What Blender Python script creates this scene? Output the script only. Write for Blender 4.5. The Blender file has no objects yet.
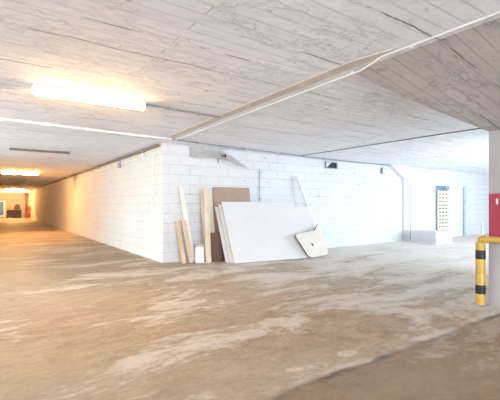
import bpy, bmesh, math, random
from mathutils import Vector, Matrix, noise as mnoise
random.seed(4)
S = bpy.context.scene
C = S.collection
H = 2.69            # ceiling height
# ------------------------------------------------------------------ camera, sky, light, exposure
cam_d = bpy.data.cameras.new('camera'); cam = bpy.data.objects.new('camera', cam_d); C.objects.link(cam)
cam.location = (0, 0, 1.3)
cam.rotation_euler = (math.radians(90), 0, math.radians(-34.553))
cam_d.sensor_width = 36; cam_d.lens = 36*379/500; cam_d.shift_y = 5/500
cam_d.clip_start = .05; cam_d.clip_end = 200
S.camera = cam
S.view_settings.view_transform = 'Standard'; S.view_settings.look = 'None'
S.view_settings.gamma = 1; S.view_settings.use_curve_mapping = False
S.view_settings.exposure = 3.68
w = bpy.data.worlds.new('sky'); S.world = w; w.use_nodes = True
w.node_tree.nodes['Background'].inputs[0].default_value = (.62, .8, 1, 1)
w.node_tree.nodes['Background'].inputs[1].default_value = .65
cy = S.cycles
cy.use_denoising = True
cy.max_bounces = 12; cy.diffuse_bounces = 8; cy.glossy_bounces = 3
cy.sample_clamp_indirect = 8
LAMP = (1.0, .60, .25)
def area(name, loc, rot, sx, sy, power, col):
    d = bpy.data.lights.new(name, 'AREA'); d.shape = 'RECTANGLE'; d.size = sx; d.size_y = sy
    d.energy = power; d.color = col
    o = bpy.data.objects.new(name, d); C.objects.link(o); o.location = loc; o.rotation_euler = rot
    return o
# daylight at the vehicle entrance beyond the right pillar (opening in wall_front), and at the opening behind the camera
area('daylight_entrance', (13.4, 2.02, 1.25), (math.radians(112), 0, 0), 9.0, 2.4, 26, (.74, .87, 1))
area('daylight_rear', (-.5, -7.95, 1.35), (math.radians(122), 0, 0), 4.6, 2.4, 106, (.74, .86, 1))
area('fill_left', (-3.25, 9.2, 1.2), (math.radians(100), 0, math.radians(-90)), 6.4, 2.2, 9, (.95, .95, 1))  # added fill for the corridor wall, set at an unseen left opening

# ------------------------------------------------------------------ node helpers
class N:
    def __init__(s, name, rough=.7, metal=0.0):
        s.m = bpy.data.materials.new(name); s.m.use_nodes = True
        s.t = s.m.node_tree; s.b = s.t.nodes['Principled BSDF']
        s.b.inputs['Roughness'].default_value = rough; s.b.inputs['Metallic'].default_value = metal
        s._co = None
    def n(s, typ, **kw):
        x = s.t.nodes.new(typ)
        for k, v in kw.items(): setattr(x, k, v)
        return x
    def link(s, a, b): s.t.links.new(a, b)
    def co(s):
        if not s._co: s._co = s.n('ShaderNodeTexCoord').outputs['Object']
        return s._co
    def put(s, sock, v):
        if hasattr(v, 'is_linked') or isinstance(v, bpy.types.NodeSocket): s.link(v, sock)
        else: sock.default_value = v
    def mapping(s, scale=(1, 1, 1), loc=(0, 0, 0), rot=(0, 0, 0), vec=None):
        m = s.n('ShaderNodeMapping'); s.link(vec or s.co(), m.inputs[0])
        m.inputs['Scale'].default_value = scale; m.inputs['Location'].default_value = loc; m.inputs['Rotation'].default_value = rot
        return m.outputs[0]
    def noise(s, scale, detail=4, rough=.55, vec=None, dist=0):
        x = s.n('ShaderNodeTexNoise'); s.link(vec or s.co(), x.inputs['Vector'])
        x.inputs['Scale'].default_value = scale; x.inputs['Detail'].default_value = detail
        x.inputs['Roughness'].default_value = rough; x.inputs['Distortion'].default_value = dist
        return x.outputs[0]
    def ramp(s, fac, *stops):
        r = s.n('ShaderNodeValToRGB'); e = r.color_ramp.elements
        while len(e) < len(stops): e.new(.5)
        for i, (p, c) in enumerate(stops):
            e[i].position = p; e[i].color = (c, c, c, 1) if not hasattr(c, '__len__') else (*c, 1)
        s.link(fac, r.inputs[0]); return r.outputs[0]
    def mix(s, f, a, b, mode='MIX'):
        x = s.n('ShaderNodeMix', data_type='RGBA', blend_type=mode)
        s.put(x.inputs[0], f)
        for i, v in ((6, a), (7, b)):
            if isinstance(v, tuple): v = (*v, 1) if len(v) == 3 else v
            s.put(x.inputs[i], v)
        return x.outputs[2]
    def math(s, op, a, b=0.0, c=None):
        x = s.n('ShaderNodeMath', operation=op); s.put(x.inputs[0], a); s.put(x.inputs[1], b)
        if c is not None: s.put(x.inputs[2], c)
        return x.outputs[0]
    def xyz(s, vec=None):
        x = s.n('ShaderNodeSeparateXYZ'); s.link(vec or s.co(), x.inputs[0]); return x.outputs
    def bump(s, h, strength=.3, dist=.02):
        x = s.n('ShaderNodeBump'); x.inputs['Strength'].default_value = strength; x.inputs['Distance'].default_value = dist
        s.link(h, x.inputs['Height']); s.link(x.outputs[0], s.b.inputs['Normal'])
    def col(s, v): s.put(s.b.inputs['Base Color'], (*v, 1) if isinstance(v, tuple) and len(v) == 3 else v); return s

def plain(name, col, rough=.6, metal=0.0, var=.12, scale=6, bump=0):
    n = N(name, rough, metal)
    f = n.noise(scale, 5)
    d = tuple(c*(1-var) for c in col); l = tuple(min(1, c*(1+var*.5)) for c in col)
    n.col(n.ramp(f, (.3, d), (.7, l)))
    if bump: n.bump(f, bump, .01)
    return n.m

def block_wall(name, axis, base=(.86, .86, .85), mortar=.35):
    n = N(name, .75)
    o = n.xyz()
    cmb = n.n('ShaderNodeCombineXYZ'); n.link(n.math('ADD', o[0], o[1]), cmb.inputs[0]); n.link(o[2], cmb.inputs[1])
    wob = n.noise(3, 3)
    va = n.n('ShaderNodeVectorMath', operation='ADD'); n.link(cmb.outputs[0], va.inputs[0])
    sc = n.math('MULTIPLY', n.math('SUBTRACT', wob, .5), .03)
    cc = n.n('ShaderNodeCombineXYZ'); n.link(sc, cc.inputs[0]); n.link(sc, cc.inputs[1]); n.link(cc.outputs[0], va.inputs[1])
    b = n.n('ShaderNodeTexBrick'); n.link(va.outputs[0], b.inputs[0])
    b.inputs['Scale'].default_value = 1; b.inputs['Mortar Size'].default_value = .009; b.inputs['Mortar Smooth'].default_value = .35
    b.inputs['Brick Width'].default_value = .52; b.inputs['Row Height'].default_value = .222
    b.inputs['Color1'].default_value = (*base, 1); b.inputs['Color2'].default_value = (*[c*.94 for c in base], 1)
    b.inputs['Mortar'].default_value = (*[c*.84 for c in base], 1)
    # paint fills most joints: mortar only shows through where the noise lets it
    patchy = n.ramp(n.noise(1.6, 4), (.42, 0.15), (.66, 1.0))
    fac = n.math('MULTIPLY', b.outputs['Fac'], patchy)
    tone = n.ramp(n.noise(.9, 6, .6), (.3, tuple(c*.93 for c in base)), (.7, base))
    blk = n.mix(.6, tone, b.outputs['Color'], 'MULTIPLY')
    blk = n.mix(.35, tone, b.outputs['Color'])
    c = n.mix(n.math('MULTIPLY', fac, mortar*2), blk, tuple(q*.5 for q in base))
    # small chips where the paint and mortar broke away
    chip = n.ramp(n.noise(5.5, 3, .6, n.mapping((1, 1, 2.4))), (.69, 0), (.72, 1))
    c = n.mix(chip, c, (.30, .26, .22))
    n.col(c)
    h = n.math('SUBTRACT', n.math('MULTIPLY', n.noise(28, 4), .15), b.outputs['Fac'])
    n.bump(h, .35, .010)
    return n.m

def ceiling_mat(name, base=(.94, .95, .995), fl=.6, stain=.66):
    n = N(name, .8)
    o = n.xyz()
    wob = n.math('MULTIPLY', n.math('SUBTRACT', n.noise(.7, 3), .5), .05)
    yy = n.math('ADD', o[1], wob)
    cmb = n.n('ShaderNodeCombineXYZ'); n.link(o[0], cmb.inputs[0]); n.link(yy, cmb.inputs[1])
    b = n.n('ShaderNodeTexBrick'); n.link(cmb.outputs[0], b.inputs[0])
    b.inputs['Scale'].default_value = 1; b.inputs['Brick Width'].default_value = 2.6; b.inputs['Row Height'].default_value = .145
    b.inputs['Mortar Size'].default_value = .007; b.inputs['Mortar Smooth'].default_value = .5
    b.inputs['Color1'].default_value = (1, 1, 1, 1); b.inputs['Color2'].default_value = (.93, .93, .93, 1); b.inputs['Mortar'].default_value = (.9, .9, .9, 1)
    mask = n.ramp(n.noise(1.5, 6, .62, n.mapping((.5, 1.8, 1))), (.52, .05), (.70, .8))
    lines = n.math('MULTIPLY', b.outputs['Fac'], mask)
    # long open fissures between some boards
    w2 = n.math('MULTIPLY', n.math('SUBTRACT', n.noise(1.9, 5), .5), .10)
    c2 = n.n('ShaderNodeCombineXYZ'); n.link(o[0], c2.inputs[0]); n.link(n.math('ADD', o[1], w2), c2.inputs[1])
    b2 = n.n('ShaderNodeTexBrick'); n.link(c2.outputs[0], b2.inputs[0])
    b2.inputs['Scale'].default_value = 1; b2.inputs['Brick Width'].default_value = 50; b2.inputs['Row Height'].default_value = .43
    b2.inputs['Mortar Size'].default_value = .011; b2.inputs['Mortar Smooth'].default_value = .6
    fis = n.math('MULTIPLY', b2.outputs['Fac'], n.ramp(n.noise(1.1, 5, .6, n.mapping((.8, 2.2, 1), (4, 1, 0))), (.50, 0), (.56, 1)))
    coarse = n.noise(6, 9, .7, n.mapping((.55, 1.5, 1)))
    tone = n.ramp(n.noise(.8, 8, .65, n.mapping((.6, 1.3, 1))), (.28, tuple(c*.90 for c in base)), (.5, tuple(c*.96 for c in base)), (.72, tuple(min(1, c*1.06) for c in base)))
    tone = n.mix(.8, tone, n.ramp(coarse, (.32, .83), (.47, .97), (.6, 1.0)), 'MULTIPLY')
    c = n.mix(.4, tone, b.outputs['Color'], 'MULTIPLY')
    c = n.mix(n.math('MULTIPLY', lines, .5), c, (.34, .29, .27))
    c = n.mix(n.math('MULTIPLY', fis, .8), c, (.20, .165, .145))
    # flaking paint and water stains
    flake = n.ramp(n.noise(1.7, 9, .72, n.mapping((.8, 1.5, 1), (3.1, .6, 0))), (.54, 0), (.57, 1))
    c = n.mix(n.math('MULTIPLY', flake, fl), c, (.92, .92, .93))
    st = n.ramp(n.noise(2.6, 7, .66, n.mapping((.8, 1.5, 1), (7.7, 2.2, 0))), (stain, 0), (stain+.04, 1))
    c = n.mix(n.math('MULTIPLY', st, .6), c, (.34, .27, .23))
    n.col(c)
    h = n.math('ADD', n.math('SUBTRACT', n.math('MULTIPLY', coarse, 1.2), n.math('ADD', b.outputs['Fac'], n.math('MULTIPLY', fis, 1.5))), n.math('MULTIPLY', flake, .6))
    n.bump(h, .8, .02)
    return n.m

def floor_mat():
    n = N('floor_concrete', .62)
    o = n.xyz()
    big = n.noise(.35, 6, .6, n.mapping((1, 1.4, 1)))
    fine = n.noise(4.5, 9, .65, n.mapping((.7, 1.3, 1)), .6)
    c = n.ramp(fine, (.28, (.29, .195, .107)), (.5, (.405, .293, .175)), (.72, (.525, .41, .27)))
    c = n.mix(1.0, c, n.ramp(n.noise(22, 6, .75), (.30, .66), (.5, 1.0), (.7, 1.18)), 'MULTIPLY')
    c = n.mix(n.ramp(big, (.35, 0), (.65, .55)), c, (.54, .46, .36))
    # pale cement dust in streaks and islands; thicker towards the entrance on the right
    streak = n.noise(.85, 9, .66, n.mapping((.7, 1.6, 1), (1.3, 4.4, 0), (0, 0, .35)), .5)
    reach = n.math('MULTIPLY', n.math('ADD', n.math('SUBTRACT', o[0], 2.0), n.math('MULTIPLY', o[1], .2)), .029)
    brk = n.math('MULTIPLY', n.math('SUBTRACT', n.noise(9, 6, .7, n.mapping((.8, 1.6, 1))), .5), .25)
    d = n.ramp(n.math('ADD', n.math('ADD', streak, brk), n.math('MAXIMUM', n.math('MINIMUM', reach, .24), -.07)), (.55, 0), (.62, .65), (.74, 1))
    c = n.mix(n.math('MULTIPLY', d, .72), c, (.86, .82, .76))
    # the slab on the near side of the joint is darker and browner
    c = n.mix(n.ramp(n.math('ADD', n.math('MULTIPLY', n.math('SUBTRACT', 2.02, o[1]), 1.0), .5), (.48, 0), (.54, 1)), c, n.mix(1.0, c, (.68, .63, .57), 'MULTIPLY'))
    # brown trodden dirt on the corridor floor
    cor = n.math('MULTIPLY', n.ramp(n.math('ADD', n.math('MULTIPLY', o[1], .1), n.math('MULTIPLY', n.math('SUBTRACT', fine, .5), .15)), (.62, 0), (.95, 1)), n.ramp(n.math('MULTIPLY', o[0], .1), (.30, 1), (.42, 0)))
    c = n.mix(n.math('MULTIPLY', cor, .85), c, n.mix(1.0, c, (.60, .52, .42), 'MULTIPLY'))
    # tyre and drag marks running along the building
    mk = n.ramp(n.noise(2.2, 6, .6, n.mapping((.35, 2.6, 1), (0, 0, 0), (0, 0, .12)), .8), (.60, 0), (.70, 1))
    c = n.mix(n.math('MULTIPLY', mk, .3), c, (.32, .25, .19))
    # three smooth pale repair patches
    for (px, py, rx, ry, rot) in ((2.72, 3.27, .34, .17, .5), (2.15, 3.15, .22, .13, -.3), (2.6, 2.25, .13, .07, .2), (2.0, 4.6, .4, .2, .1)):
        m = n.mapping((1/rx, 1/ry, 0), (0, 0, 0), (0, 0, 0), n.mapping((1, 1, 1), (-px, -py, 0)))
        ln = n.n('ShaderNodeVectorMath', operation='LENGTH'); n.link(m, ln.inputs[0])
        dd = n.math('ADD', ln.outputs['Value'], n.math('MULTIPLY', n.math('SUBTRACT', n.noise(4, 5), .5), 1.8))
        c = n.mix(n.math('MULTIPLY', n.ramp(dd, (.8, 1), (1.0, 0)), .6), c, (.72, .65, .57))
    # expansion joint across the bay at y = 2.0, ragged and dark, with a paler broken lip
    wob = n.math('MULTIPLY', n.math('SUBTRACT', n.noise(3.6, 7, .7), .5), .16)
    dy = n.math('ADD', n.math('SUBTRACT', o[1], 2.02), wob)
    j = n.ramp(n.math('ABSOLUTE', dy), (.010, 1), (.05, 0))
    inx = n.ramp(n.math('MULTIPLY', o[0], .1), (.10, 0), (.18, 1))
    lip = n.ramp(n.math('ABSOLUTE', n.math('ADD', dy, -.06)), (.02, 1), (.06, 0))
    c = n.mix(n.math('MULTIPLY', n.math('MULTIPLY', lip, inx), n.ramp(n.noise(3, 4), (.45, 0), (.6, .6))), c, (.66, .61, .55))
    jf = n.math('MULTIPLY', n.math('MULTIPLY', j, inx), n.ramp(n.noise(1.7, 4), (.35, .2), (.6, .85)))
    c = n.mix(jf, c, (.10, .075, .055))
    n.col(c)
    h = n.math('SUBTRACT', n.math('ADD', n.math('MULTIPLY', fine, .6), n.math('MULTIPLY', d, .25)), jf)
    n.bump(h, .45, .02)
    n.put(n.b.inputs['Roughness'], n.ramp(streak, (.3, .5), (.7, .75)))
    return n.m

def wood(name, a, b, scale=1.0, axis=(14, 14, 1.2)):
    n = N(name, .6)
    f = n.noise(2.2*scale, 6, .6, n.mapping(axis), .5)
    n.col(n.ramp(f, (.3, a), (.7, b))); n.bump(f, .15, .004); return n.m

M = dict(
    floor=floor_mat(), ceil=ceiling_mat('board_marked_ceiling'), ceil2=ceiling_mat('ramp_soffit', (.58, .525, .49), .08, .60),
    wallx=block_wall('painted_blocks_back', 'x', (.73, .735, .735), .32), wally=block_wall('painted_blocks_corridor', 'y', (.77, .72, .63), .2),
    plaster=plain('white_plaster', (.76, .76, .76), .8, var=.06, scale=2, bump=.15),
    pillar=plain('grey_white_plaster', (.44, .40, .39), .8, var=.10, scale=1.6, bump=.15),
    endwall=plain('grey_end_wall', (.42, .41, .43), .8),
    white=plain('white_paint', (.84, .84, .83), .45, var=.05),
    sheet=plain('white_sheet_face', (.73, .715, .70), .5, var=.03, scale=1.5),
    core=plain('cream_sheet_edge', (.74, .62, .46), .8),
    cream=wood('cream_timber', (.66, .54, .40), (.80, .70, .56)), tan=wood('tan_timber', (.56, .41, .26), (.72, .56, .39)),
    pale=wood('pale_timber', (.74, .68, .60), (.82, .78, .72)), ply=wood('plywood', (.66, .58, .48), (.74, .67, .58), .6, (1.2, 6, 6)),
    brown=plain('brown_hardboard', (.42, .29, .22), .7, var=.08), dark=plain('dark_brown_board', (.17, .10, .065), .75),
    grey=plain('grey_metal', (.36, .37, .38), .45, .4), black=plain('black', (.015, .015, .017), .5),
    rust=plain('brown_pipe', (.26, .19, .14), .6), membrane=plain('grey_white_membrane', (.78, .75, .72), .7),
    yellow=plain('yellow_paint', (.62, .38, .07), .45, var=.12), red=plain('red_paint', (.36, .010, .035), .4, var=.08),
    orange=plain('orange_red', (.62, .10, .04), .5), blue=plain('blue_door_paint', (.05, .20, .55), .4),
    bluegrey=plain('blue_grey_panel', (.20, .36, .50), .6), bpost=plain('pale_blue_grey_steel', (.62, .70, .77), .5),
    lattice=plain('cream_rack', (.80, .75, .58), .6, var=.04), foam=plain('white_foam', (.76, .76, .77), .8, var=.03),
    foam2=plain('grey_white_board', (.72, .72, .74), .8, var=.05), carton=plain('brown_carton', (.36, .21, .10), .8),
    clutter=plain('dark_machine', (.05, .042, .04), .5), off=plain('unlit_diffuser', (.20, .17, .14), .4),
    strip=plain('brownish_ceiling_strip', (.66, .585, .54), .85, var=.2, scale=3, bump=.3), hole=plain('dark_void', (.035, .05, .07), .9), ground=plain('pale_asphalt', (.5, .5, .5), .9),
)
def emit(name, col, s):
    m = bpy.data.materials.new(name); m.use_nodes = True; b = m.node_tree.nodes['Principled BSDF']
    b.inputs['Base Color'].default_value = (.9, .9, .9, 1)
    b.inputs['Emission Color'].default_value = (*col, 1); b.inputs['Emission Strength'].default_value = s
    return m
M['tube'] = emit('lit_tube', LAMP, 7.5); M['tube2'] = emit('lit_tube_amber', (1.0, .53, .19), 36)

# ------------------------------------------------------------------ mesh helpers
def add_box(bm, lo, hi, bevel=0):
    t = bmesh.new()
    bmesh.ops.create_cube(t, size=1)
    c = [(a+b)/2 for a, b in zip(lo, hi)]; s = [abs(b-a) for a, b in zip(lo, hi)]
    for v in t.verts: v.co = Vector((v.co.x*s[0]+c[0], v.co.y*s[1]+c[1], v.co.z*s[2]+c[2]))
    if bevel: bmesh.ops.bevel(t, geom=t.edges[:], offset=min(bevel, min(s)*.4), segments=2, affect='EDGES')
    merge(bm, t); return bm
def merge(bm, t):
    me = bpy.data.meshes.new('tmp'); t.to_mesh(me); t.free(); bm.from_mesh(me); bpy.data.meshes.remove(me)
def add_tube(bm, pts, r, seg=10, cap=True):
    pts = [Vector(p) for p in pts]; rings = []
    for i, p in enumerate(pts):
        d = ((pts[min(i+1, len(pts)-1)]-p).normalized()+(p-pts[max(i-1, 0)]).normalized()).normalized()
        u = d.cross(Vector((0, 0, 1)) if abs(d.z) < .9 else Vector((1, 0, 0))).normalized(); v = d.cross(u)
        rings.append([bm.verts.new(p+u*(r*math.cos(2*math.pi*k/seg))+v*(r*math.sin(2*math.pi*k/seg))) for k in range(seg)])
    for a, b in zip(rings, rings[1:]):
        for k in range(seg): bm.faces.new((a[k], a[(k+1) % seg], b[(k+1) % seg], b[k]))
    if cap: bm.faces.new(rings[0][::-1]); bm.faces.new(rings[-1])
    return bm
def add_prism(bm, poly, off):
    """closed prism: polygon of 3D points and an offset vector"""
    off = Vector(off); a = [bm.verts.new(Vector(p)) for p in poly]; b = [bm.verts.new(Vector(p)+off) for p in poly]
    bm.faces.new(a[::-1]); bm.faces.new(b)
    for i in range(len(a)):
        j = (i+1) % len(a); bm.faces.new((a[i], a[j], b[j], b[i]))
    bmesh.ops.recalc_face_normals(bm, faces=bm.faces[:]); return bm
def obj(name, bm, mat, parent=None, smooth=False):
    bmesh.ops.recalc_face_normals(bm, faces=bm.faces[:])
    me = bpy.data.meshes.new(name); bm.to_mesh(me); bm.free()
    me.materials.append(M[mat] if isinstance(mat, str) else mat)
    if smooth:
        for p in me.polygons: p.use_smooth = True
        me.set_sharp_from_angle(angle=math.radians(40))
    o = bpy.data.objects.new(name, me); C.objects.link(o)
    if parent: o.parent = parent; o.matrix_parent_inverse = Matrix()
    return o
def tag(o, label, cat, group=None):
    o['label'] = label; o['category'] = cat
    if group: o['group'] = group
    return o
def thing(name, label, cat, loc=(0, 0, 0), rotz=0, group=None):
    o = bpy.data.objects.new(name, None); C.objects.link(o); o.location = loc; o.rotation_euler = (0, 0, rotz)
    o.empty_display_size = .1
    return tag(o, label, cat, group)
def struct(name, bm, mat, **k):
    o = obj(name, bm, mat, **k); o['kind'] = 'structure'; return o
B = bmesh.new
def box(lo, hi, bevel=0): return add_box(B(), lo, hi, bevel)
def tube(pts, r, seg=10): return add_tube(B(), pts, r, seg)
def dup(root, loc, label, rotz=None):
    r = root.copy(); C.objects.link(r); r.location = loc; r['label'] = label
    if rotz is not None: r.rotation_euler = (0, 0, rotz)
    for ch in list(root.children):
        c = ch.copy(); C.objects.link(c); c.parent = r
        for g in list(ch.children):
            d = g.copy(); C.objects.link(d); d.parent = c
    return r

# ------------------------------------------------------------------ the setting
YB = 8.09; XC = 3.2
struct('floor', box((-3.2, -8.2, -.2), (20.3, 46.3, 0)), 'floor')
struct('ceiling', box((-3.2, -8.2, H), (20.3, 46.3, H+.25)), 'ceil')
# sloping underside of the ramp, from the ceiling down to the right hand pillar
bm = B()
edge = [(3.1, 2.67), (4.13, 2.54), (5.33, 2.3), (5.6, 2.3)]
zs = lambda x: 2.694-(max(x, 3.1)-3.1)*.1965 if x < 5.34 else 2.254
top = [(x, y) for x, y in edge]; n0 = [(x, -8.0) for x, _ in edge]
va = [bm.verts.new((x, y, zs(x))) for x, y in top]; vb = [bm.verts.new((x, y, zs(x))) for x, y in n0]
vc = [bm.verts.new((x, y, H+.02)) for x, y in top]; vd = [bm.verts.new((x, y, H+.02)) for x, y in n0]
for i in range(len(top)-1):
    bm.faces.new((va[i], va[i+1], vb[i+1], vb[i])); bm.faces.new((vc[i], vd[i], vd[i+1], vc[i+1]))
    bm.faces.new((va[i], vc[i], vc[i+1], va[i+1])); bm.faces.new((vb[i], vb[i+1], vd[i+1], vd[i]))
bm.faces.new((va[0], vb[0], vd[0], vc[0])); bm.faces.new((va[-1], vc[-1], vd[-1], vb[-1]))
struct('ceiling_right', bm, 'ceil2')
# right wall: its end is the pillar with the red cabinet
struct('wall_right', box((5.35, -8.0, 0), (5.6, 2.3, 2.26), .006), 'pillar')
# front side of the right bay, with the vehicle entrance left open
bm = B(); add_box(bm, (5.6, 2.05, 0), (8.9, 2.3, H)); add_box(bm, (17.9, 2.05, 0), (20.1, 2.3, H)); add_box(bm, (8.9, 2.05, 2.5), (17.9, 2.3, H))
struct('wall_front', bm, 'plaster')
struct('wall_east', box((19.9, 2.3, 0), (20.15, YB, H)), 'plaster')
DX0, DX1, DZ = 14.34, 15.42, 2.07
bm = B(); add_prism(bm, [(XC, YB, 0), (DX0, YB, 0), (DX0, YB+.25, 0), (XC+.25, YB+.25, 0)], (0, 0, H)); add_box(bm, (DX1, YB, 0), (20.15, YB+.25, H)); add_box(bm, (DX0, YB, DZ), (DX1, YB+.25, H))
struct('wall_back', bm, 'wallx')
struct('wall_corridor', add_prism(B(), [(XC, YB, 0), (XC+.25, YB+.25, 0), (XC+.25, 46, 0), (XC, 46, 0)], (0, 0, H)), 'wally')
bm = B(); add_box(bm, (-3.2, -8, 0), (-3, 5.9, H)); add_box(bm, (-3.2, 12.5, 0), (-3, 46, H)); add_box(bm, (-3.2, 5.9, 2.4), (-3, 12.5, H))  # left wall; its unseen gap is cut for the added fill light
struct('wall_left', bm, 'wally')
struct('wall_end', box((-3, 45.9, 0), (XC, 46.15, H)), 'endwall')
bm = B(); add_box(bm, (-3, -8.2, 0), (-2.8, -7.6, H)); add_box(bm, (1.8, -8.0, 0), (5.35, -7.8, H)); add_box(bm, (-2.8, -8, 2.55), (1.8, -7.8, H))
struct('wall_rear', bm, 'plaster')
struct('trim_1', box((-3, 40.0, 2.42), (XC, 40.4, H)), 'plaster')                     # downstand beam across the corridor
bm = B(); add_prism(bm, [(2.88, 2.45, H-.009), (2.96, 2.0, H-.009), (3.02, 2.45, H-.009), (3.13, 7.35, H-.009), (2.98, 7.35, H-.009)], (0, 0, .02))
struct('trim_2', bm, 'strip')                                                        # thin brownish strip on the ceiling beside the white pipe
struct('trim_3', box((12.2, YB-.07, 0), (12.57, YB+.01, H), .008), 'plaster')         # flat pilaster on the back wall
bm = add_prism(B(), [(11.3, YB-.16, H), (12.2, YB-.16, H), (12.2, YB-.16, 2.19)], (0, .17, 0))
struct('trim_4', bm, 'plaster')                                                        # haunch beside the pilaster
struct('trim_5', box((2.92, 43.0, 0), (XC, 43.6, H)), 'rust')                         # brown pier at the corridor end
# lit recess behind the doorway
bm = B(); add_box(bm, (13.6, 9.9, 0), (16.6, 10.05, 2.6)); add_box(bm, (13.5, YB+.25, 0), (13.6, 10.05, 2.6)); add_box(bm, (16.6, YB+.25, 0), (16.7, 10.05, 2.6))
struct('wall_recess', bm, 'plaster')
# door frame around the opening
bm = B(); add_box(bm, (DX0-.05, YB-.015, 0), (DX0+.01, YB+.26, DZ+.05)); add_box(bm, (DX1-.01, YB-.015, 0), (DX1+.05, YB+.26, DZ+.05)); add_box(bm, (DX0, YB-.015, DZ-.01), (DX1, YB+.26, DZ+.05))
struct('door_1', bm, 'white')
# blue door at the far end of the corridor
d2 = struct('door_2', box((.3, 45.84, .25), (1.22, 45.9, 1.62), .01), 'blue')
bm = B(); add_box(bm, (1.22, 45.82, .1), (1.36, 45.91, 1.72)); add_box(bm, (.2, 45.82, 1.62), (1.22, 45.91, 1.72)); add_box(bm, (.2, 45.82, .1), (1.22, 45.91, .25))
f = obj('door_frame', bm, 'white', d2)

# ------------------------------------------------------------------ fluorescent lights
def lamp(loc, label, lit):
    t = thing('fluorescent_light', label, 'ceiling light', loc, 0, 'fluorescent lights along the corridor ceiling')
    if lit: obj('housing', box((-.66, -.085, -.04), (.66, .085, 0), .006), 'white', t)
    else: obj('housing', box((-.66, -.045, -.02), (.66, .045, 0), .006), 'off', t)
    bm = B(); add_tube(bm, [(-.635, 0, -.072 if lit else -.035), (.635, 0, -.072 if lit else -.035)], .032 if lit else .02, 14)
    obj('diffuser', bm, lit or 'off', t, True)
    for s in (-1, 1): obj('end_cap', box((s*.655-.018, -.04, -.106 if lit else -.055), (s*.655+.018, .04, -.01), .008), 'white' if lit else 'off', t)
    return t
lit = lamp((1.08, 5.07, H), 'lit fluorescent tube light nearest the camera, glowing above the front floor', 'tube')
unlit = lamp((1.08, 10.9, H), 'unlit dark tube light, the nearest dark one down the corridor', None)
lit2 = lamp((1.08, 18.6, H), 'lit tube light partway down the corridor, beyond the first dark one', 'tube2')
dup(unlit, (1.08, 24.6, H), 'unlit dark tube light in the middle of the corridor, beyond the second glowing one')
dup(unlit, (1.08, 30.5, H), 'unlit dark tube light deep in the corridor, farthest of the dark ones')
dup(lit2, (1.9, 38.6, H), 'lit tube light near the far end of the corridor, before the downstand beam')
dup(lit2, (1.6, 43.2, H), 'lit tube light beyond the downstand beam, above the far clutter')

# ------------------------------------------------------------------ pipes and conduits
def conduit(name, pts, r, mat, label, cat, clips, clip_mat=None, sz=.018, wallside=None):
    t = thing(name, label, cat, pts[0])
    o = Vector(pts[0])
    obj('pipe', tube([Vector(p)-o for p in pts], r), mat, t, True)
    for c in clips:
        c = Vector(c)-o
        obj('clip', box(c-Vector((sz, sz, r*1.5)), c+Vector((sz, sz, r*1.5)), .003), clip_mat or mat, t)
    return t
lerp = lambda a, b, k: tuple(p+(q-p)*k for p, q in zip(a, b))
A0, A1 = (-2.98, 6.96, 2.665), (XC-.08, 7.40, 2.665); A2 = (8.4, 8.02, 2.665)
conduit('ceiling_conduit', [A0, A1], .022, 'white', 'long white conduit pipe crossing the ceiling left of the wall corner', 'pipe', [lerp(A0, A1, k) for k in (.3, .515, .62, .73, .86)], sz=.03)
conduit('ceiling_cable', [(XC-.08, 7.44, 2.668), (5.0, 7.68, 2.668), A2, (11.5, 8.05, 2.665)], .016, 'grey', 'grey cable along the ceiling above the white block wall', 'cable', [lerp((XC-.1, 7.42, 2.665), A2, k) for k in (.12, .38, .62, .78, .95)])
conduit('ceiling_pipe', [(3.0, -7.7, 2.672), (2.99, 2.2, 2.672), (3.03, 2.33, 2.66), (3.06, 2.5, 2.645), (3.17, 7.3, 2.64)], .0105, 'white', 'thin white pipe running along the ceiling joint from above the camera to the wall corner', 'pipe', [(3.0, 1.9, 2.668), (3.06, 2.6, 2.65), (3.085, 3.6, 2.65), (3.12, 5.0, 2.65), (2.99, .9, 2.668)], 'white', .014)
conduit('ceiling_wire', [(7.35, 2.35, 2.68), (7.25, 4.0, 2.68), (7.2, 8.0, 2.68)], .009, 'rust', 'thin dark wire crossing the bright ceiling of the right bay', 'cable', [(7.31, 3.0, 2.682), (7.24, 4.6, 2.682), (7.21, 6.5, 2.682)])
conduit('lamp_conduit', [(1.76, 5.08, 2.675), (2.98, 5.16, 2.675)], .013, 'grey', 'short grey conduit on the ceiling leading from the nearest lit lamp to the joint', 'pipe', [(2.1, 5.10, 2.678), (2.6, 5.135, 2.678)])
conduit('brown_wall_pipe', [(XC-.035, 8.2, 2.645), (XC-.035, 45.5, 2.645)], .03, 'rust', 'brown pipe tucked along the top of the long corridor wall', 'pipe', [(XC-.03, y, 2.645) for y in (9.3, 11.4, 14, 17, 21, 26, 32, 39)], 'rust', .03)  # conduit; its dark brown also stands in for the shadow gap up there
conduit('white_wall_conduit', [(XC-.022, 8.3, 2.50), (XC-.022, 30, 2.50)], .014, 'white', 'thin white conduit on the corridor wall below the brown pipe', 'pipe', [(XC-.018, y, 2.50) for y in (8.9, 10.2, 12.5, 15, 18, 22, 27)])
t = thing('light_switch', 'white surface switch box with a conduit dropping to it near the wall corner', 'switch', (XC, 8.67, 1.06))
obj('switch_box', box((-.045, -.045, -.06), (0, .045, .06), .006), 'white', t); obj('rocker', box((-.055, -.025, -.03), (-.044, .025, .03), .003), 'foam2', t)
obj('conduit', tube([(-.015, 0, .06), (-.015, 0, 1.44)], .011), 'white', t, True)
t = thing('junction_box', 'small grey box hanging on the corridor wall below the brown pipe', 'junction box', (XC, 11.38, 2.47))
obj('box_body', box((-.06, -.07, -.08), (0, .07, .08), .006), 'grey', t); obj('cover', box((-.068, -.06, -.07), (-.058, .06, .07), .003), 'grey', t)
t = thing('conduit_stub', 'short white vertical conduit at the top of the corridor wall near the corner', 'pipe', (XC, 9.3, 2.32))
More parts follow.
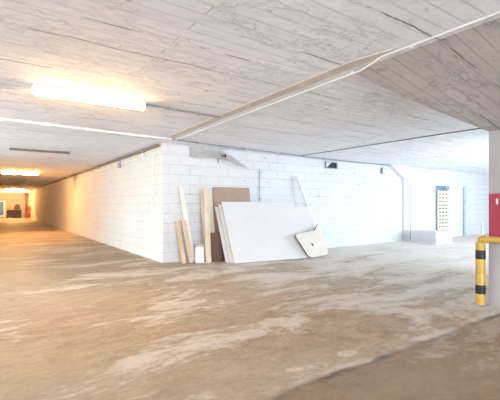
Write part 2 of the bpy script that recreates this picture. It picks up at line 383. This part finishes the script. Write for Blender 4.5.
obj('pipe', tube([(-.05, 0, .0), (-.05, 0, .36)], .014), 'white', t, True); obj('bracket', box((-.055, -.03, .1), (0, .03, .13), .003), 'white', t)
# wall fittings on the block wall
t = thing('wall_pipe', 'thin dark vertical rod on the white block wall above the leaning sheets', 'pipe', (5.86, YB, 1.2))
obj('pipe', tube([(0, -.03, 0), (0, -.03, 1.04)], .012), 'grey', t, True)
for z in (.25, .95): obj('clip', box((-.02, -.042, z), (.05, 0, z+.025), .003), 'grey', t)
t = thing('wall_vent', 'dark open vent box high on the block wall right of the leaning sheets', 'vent', (8.54, YB, 2.5))
bm = B()
for lo, hi in (((-.25, -.05, .08), (.25, 0, .1)), ((-.25, -.05, -.1), (.25, 0, -.08)), ((-.25, -.05, -.08), (-.23, 0, .08)), ((.23, -.05, -.08), (.25, 0, .08))): add_box(bm, lo, hi)
obj('frame', bm, 'grey', t); obj('back', box((-.24, -.015, -.09), (.24, 0, .09)), 'hole', t)
obj('flap', add_prism(B(), [(-.24, -.05, .09), (.0, -.05, .09), (-.24, -.05, -.09)], (0, .03, 0)), 'foam2', t)
t = thing('junction_box', 'small grey box high on the block wall beside the haunch', 'junction box', (11.04, YB, 2.46))
obj('box_body', box((-.09, -.08, -.1), (.09, 0, .1), .008), 'grey', t); obj('cover', box((-.075, -.09, -.085), (.075, -.079, .085), .003), 'bpost', t)
t = thing('dark_edge_tube', 'thin dark upright tube at the right edge of the white pilaster', 'pipe', (12.62, YB, .05))
obj('pipe', tube([(0, -.03, 0), (0, -.03, 2.12)], .03), 'grey', t, True)  # dark upright tube set along the pilaster's edge
for z in (.4, 1.7): obj('clip', box((-.03, -.05, z), (.03, 0, z+.03), .003), 'grey', t)
t = thing('steel_post', 'tall pale blue grey steel post against the far right wall', 'post', (16.67, YB-.08, 0))
obj('shaft', box((-.17, -.06, .02), (.17, .06, 2.06), .008), 'bpost', t); obj('base_plate', box((-.2, -.075, 0), (.2, .075, .02)), 'bpost', t)
t = thing('marker_post', 'short pale marker post standing on the bright floor at far right', 'post', (16.5, 7.33, 0))
obj('shaft', tube([(0, 0, .02), (0, 0, .62)], .05, 12), 'foam2', t, True); obj('base_plate', tube([(0, 0, 0), (0, 0, .02)], .1, 14), 'grey', t, True)
t = thing('wall_tap', 'small dark fitting with a thin pipe under the peeling strip on the block wall', 'pipe fitting', (4.7, YB, 2.49))
obj('valve_body', tube([(-.0, -.10, 0), (.0, 0, 0)], .04, 12), 'rust', t, True); obj('pipe', tube([(-.1, -.03, .06), (-.1, -.03, -.16)], .013), 'grey', t, True)
obj('handle', box((.05, -.12, -.035), (.09, -.03, .05), .008), 'black', t)

# peeling membrane along the wall top
bm = B(); NS, NT = 40, 10; grid = []
for i in range(NS+1):
    s = i/NS; row = []
    for j in range(NT+1):
        q = j/NT
        x = 3.85+1.22*s
        curl = max(0, (s-.62)/.38)
        depth = .25-.02*s+.015*math.sin(9*s)
        z = 2.655-.01*s-q*depth*(1-.15*curl)
        out = .012+q*q*(.06+.16*s)+.012*math.sin(13*s+3*q)
        x += curl**1.5*(.36-.06*q); z -= curl**1.7*(.42-.16*q); out += curl*(.06+.10*(1-q))
        row.append(bm.verts.new((x, YB-out, z)))
    grid.append(row)
for i in range(NS):
    for j in range(NT): bm.faces.new((grid[i][j], grid[i][j+1], grid[i+1][j+1], grid[i+1][j]))
bmesh.ops.solidify(bm, geom=bm.faces[:], thickness=.008)
tag(obj('peeling_membrane', bm, 'membrane', None, True), 'loose grey white strip peeling and curling off the top of the block wall', 'peeling strip')

# ------------------------------------------------------------------ leaning boards
def frame_from(P0, yaw, lean):
    """local x along the foot, y into the board's thickness (back), z up the board"""
    z = Vector((-math.sin(yaw)*lean, math.cos(yaw)*lean, 1)).normalized(); x = Vector((math.cos(yaw), math.sin(yaw), 0)); y = z.cross(x)
    m = Matrix((x, y, z)).transposed().to_4x4(); m.translation = Vector(P0); return m
def board(name, label, cat, P0, yaw, lean, wd, ht, th, mat, group=None, bevel=.003, roll=0, z0=0):
    o = obj(name, box((0, 0, 0), (wd, th, ht), bevel), mat); m = frame_from(P0, yaw, lean)
    m = m @ Matrix.Rotation(roll, 4, 'Y')
    m.translation.z += th*math.sin(math.atan(lean))+.002+z0
    o.matrix_world = m
    return tag(o, label, cat, group)
def sheet(label, P0, yaw, lean, wd, ht, th, group):
    t = thing('white_sheet', label, 'board', (0, 0, 0), 0, group)
    obj('face', box((.0015, 0, .0015), (wd-.0015, .004, ht-.0015)), 'sheet', t)
    obj('core', box((0, .004, 0), (wd, th, ht), .002), 'core', t)
    m = frame_from(P0, yaw, lean); m.translation.z += th*math.sin(math.atan(lean))+.002; t.matrix_world = m
    return t
YAW = math.atan2(-.134, .991); nrm = Vector((.134, .991, 0)); g = 'white sheets leaning in a stack'
LEAN = .55
sheet('large white sheet in front of the leaning stack, its whole face in view', (4.44, 7.05, 0), YAW, LEAN, 2.05, 1.555, .03, g)
sheet('second white sheet of the stack, only its cream left edge showing behind the front sheet', (4.395, 7.145, 0), YAW, LEAN, 2.0, 1.49, .03, g)
sheet('rearmost white sheet of the stack, its cream edge showing farthest left', (4.345, 7.24, 0), YAW, LEAN, 1.95, 1.42, .03, g)
gb = 'loose planks leaning on the block wall'
sheet('white sheet standing out to the right behind the front sheet, under the long batten', (5.51, 7.15, 0), YAW, LEAN, 1.6, 1.42, .025, g)
board('hardboard_sheet', 'brown hardboard standing behind the white sheets, its top showing above them', 'board', (4.45, 7.80, 0), -.01, .14, 1.06, 1.75, .012, 'brown')
board('beige_board', 'narrow beige board behind the dark brown offcut and left of the white sheets', 'board', (4.10, 7.79, 0), -.02, .15, .31, 1.66, .018, 'cream')
board('dark_offcut', 'short dark brown board standing at the left edge of the white sheets', 'board', (4.205, 7.625, 0), -.12, .13, .31, .66, .015, 'dark')
board('tall_plank', 'tall cream plank leaning just left of the dark brown offcut', 'plank', (4.00, 7.50, 0), .03, .27, .115, 1.78, .05, 'cream', gb, roll=.10)
board('pale_plank', 'tall pale whitish plank leaning at the left end of the group', 'plank', (3.74, 7.75, 0), 0, .17, .11, 1.76, .03, 'pale', gb, roll=-.105)
board('short_plank', 'short tan plank standing nearest the wall corner', 'plank', (3.50, 7.69, 0), -.05, .37, .085, .99, .03, 'tan', gb, roll=-.03)
board('short_plank', 'short tan plank crossing beside the first one, slanting to the right at its foot', 'plank', (3.655, 7.66, 0), 0, .19, .10, .97, .03, 'tan', gb, roll=-.105)
board('tan_offcut', 'low tan board standing behind the small white board', 'board', (3.855, 7.75, 0), -.25, .10, .26, .40, .02, 'tan')
board('small_white_board', 'small white board on the floor in front of the low tan board', 'board', (3.785, 7.64, 0), -.3, .10, .20, .355, .03, 'sheet')
board('long_batten', 'long thin white batten leaning high up the block wall right of the white sheets', 'batten', (7.60, 7.46, 0), .15, .265, .115, 2.22, .03, 'sheet', roll=-.225)
board('short_batten', 'short thin batten leaning just left of the long one behind the cream board', 'batten', (7.30, 7.28, 0), .15, .30, .05, 1.1, .02, 'cream', roll=-.2)

# cream board with a hole and rounded corners, propped on its lower corner
u = Vector((.991, -.134, 0)); m = frame_from((6.47, 6.725, 0), math.radians(13.4), .45)
out = [(-.357, .579), (-.335, .61), (-.293, .632), (-.2, .647), (.10, .661), (.551, .685), (.757, .816), (.82, .85), (.875, .846), (.892, .796), (.81, .10), (.78, .035), (.70, .005), (.04, .0), (-.03, .006), (-.076, .025), (-.144, .087)]
bm = B()
pts2 = [Vector((a, 0, b)) for a, b in out]
hole_c = (.206, .327); K = 16; r = .042
outer = [bm.verts.new(p) for p in pts2]; hole = [bm.verts.new((hole_c[0]+r*math.cos(2*math.pi*k/K), 0, hole_c[1]+r*math.sin(2*math.pi*k/K))) for k in range(K)]
ed = [bm.edges.new((l[i], l[(i+1) % len(l)])) for l in (outer, hole) for i in range(len(l))]
bmesh.ops.triangle_fill(bm, edges=ed, use_beauty=True)
ext = bmesh.ops.extrude_face_region(bm, geom=bm.faces[:])
for v in ext['geom']:
    if isinstance(v, bmesh.types.BMVert): v.co.y += .035
o = obj('cream_board', bm, 'ply'); o.data.materials.append(M['dark'])
for p in o.data.polygons:
    if abs(p.normal.y) < .5: p.material_index = 1  # raw brown edges, coloured dark to carry the shade beside the board too
m.translation.z += .035*math.sin(math.atan(.45))+.002; o.matrix_world = m
tag(o, 'cream board with rounded corners and a small round hole, propped against the white sheet', 'board')

# ------------------------------------------------------------------ stacked white boards by the doorway
g2 = 'white boards stacked on the floor by the doorway'
zz = 0
for k, (h_, lb, mt) in enumerate(((.10, 'bottom board of the white stack on the floor by the doorway', 'foam'), (.11, 'second board from the bottom of the white stack by the doorway', 'foam'),
                              (.10, 'third board from the bottom of the white stack by the doorway', 'foam'), (.12, 'topmost board of the white stack by the doorway', 'foam'))):
    j = (0, .03, -.02, .02)[k]
    o = obj('white_board', box((-.5, -.43, 0), (.5, .43, h_-.006), .012), mt); o.location = (12.5+j, 7.16+j*.6, zz); o.rotation_euler = (0, 0, (.0, .02, -.02, .015)[k]); zz += h_
    tag(o, lb, 'board', g2)
# rack behind the doorway
t = thing('slatted_rack', 'tall cream rack with rows of dark slots standing in the doorway', 'rack', (14.99, 8.14, 0))
bm = B(); W2 = .40
for x in (-.36, -.125, .125, .36): add_box(bm, (x-.045, -.03, 0), (x+.045, .03, 1.9))
obj('upright_frame', bm, 'lattice', t)
for k in range(13): obj('slat', box((-W2, -.022, .03+k*.144), (W2, .022, .03+k*.144+.09), .004), 'lattice', t)
obj('back_panel', box((-W2, .03, 0), (W2, .05, 1.9)), 'black', t)
t = thing('blue_partition', 'blue grey partition behind the cream rack in the doorway', 'partition', (14.88, 8.25, 0))
obj('board', box((-.52, 0, .0), (.52, .04, 2.05), .005), 'bluegrey', t); obj('batten', box((-.5, -.03, .0), (-.42, 0, 1.45), .004), 'foam', t)

# ------------------------------------------------------------------ barrier and cabinet at the pillar
t = thing('crash_barrier', 'yellow barrier post with two black bands and a side rail at the right pillar', 'barrier', (5.265, 2.36, 0))
obj('post', tube([(0, 0, .012), (0, 0, .80), (0, -.02, .845), (0, -.06, .86)], .057, 20), 'yellow', t, True)
for z in (.15, .60): obj('band', tube([(0, 0, z), (0, 0, z+.115)], .059, 20), 'black', t, True)
obj('rail', tube([(0, -.055, .86), (0, -1.3, .86)], .042, 16), 'yellow', t, True)
obj('post', tube([(0, -1.3, .012), (0, -1.3, .90)], .057, 20), 'yellow', t, True)
for y in (0, -1.3): obj('base_plate', box((-.09, y-.09, 0), (.09, y+.09, .012)), 'grey', t)
t = thing('fire_cabinet', 'red fire hose cabinet on the right pillar above the yellow barrier', 'fire cabinet', (5.35, 2.285, .88))
obj('cabinet_body', box((-.03, -.7, 0), (0, 0, .565), .006), 'red', t)
obj('door', box((-.042, -.69, .012), (-.03, -.012, .553), .004), 'red', t)
obj('sign_mark', box((-.0435, -.115, .43), (-.0415, -.09, .50)), 'foam', t); obj('handle', box((-.06, -.64, .25), (-.042, -.62, .35), .004), 'grey', t)

# ------------------------------------------------------------------ far end of the corridor
t = thing('fire_extinguisher_box', 'orange red fire equipment box on the corridor wall at the far end', 'fire box', (XC-.03, 41.6, .62))
obj('case', box((-.2, -.9, 0), (.02, .9, .55), .02), 'orange', t); obj('door', box((-.24, -.8, .05), (-.22, .8, .5), .01), 'red', t)
t = thing('fire_extinguisher', 'small red extinguisher hanging below the fire box on the far corridor wall', 'extinguisher', (XC-.12, 40.4, .12))
obj('cylinder', tube([(0, 0, 0), (0, 0, .32), (0, 0, .38)], .09, 14), 'red', t, True); obj('valve', box((-.03, -.03, .38), (.03, .03, .46), .005), 'black', t)
t = thing('workbench', 'dark workbench at the far end of the corridor beside the blue door', 'workbench', (2.05, 44.4, 0))
obj('top', box((-.65, -.35, .8), (.65, .35, .86), .01), 'rust', t); obj('shelf', box((-.6, -.3, .18), (.6, .3, .22)), 'clutter', t); obj('back_panel', box((-.6, .28, .05), (.6, .32, .8)), 'clutter', t)
for sx in (-.58, .58):
    for sy in (-.28, .28): obj('leg', box((sx-.04, sy-.04, 0), (sx+.04, sy+.04, .8)), 'clutter', t)
tag(obj('carton', box((-.22, -.2, 0), (.22, .2, .42), .01), 'carton'), 'brown carton on the left of the far workbench', 'carton').location = (1.66, 44.35, .862)
t = thing('machine', 'black machine on the right of the far workbench', 'machine', (2.3, 44.35, .862))
obj('body', box((-.28, -.22, 0), (.28, .22, .34), .03), 'clutter', t); obj('hood', box((-.15, -.15, .34), (.2, .15, .5), .02), 'clutter', t)
t = thing('crate', 'dark crate on the floor in front of the far workbench', 'crate', (2.2, 43.65, .0))
bm = B(); add_box(bm, (-.3, -.2, 0), (.3, .2, .04))
for lo, hi in (((-.3, -.2, .04), (-.27, .2, .34)), ((.27, -.2, .04), (.3, .2, .34)), ((-.27, -.2, .04), (.27, -.17, .34)), ((-.27, .17, .04), (.27, .2, .34))): add_box(bm, lo, hi)
obj('crate_body', bm, 'clutter', t)
# ground outside the entrances
struct('ground', box((-20, -40, -.4), (40, 60, -.21)), 'ground')
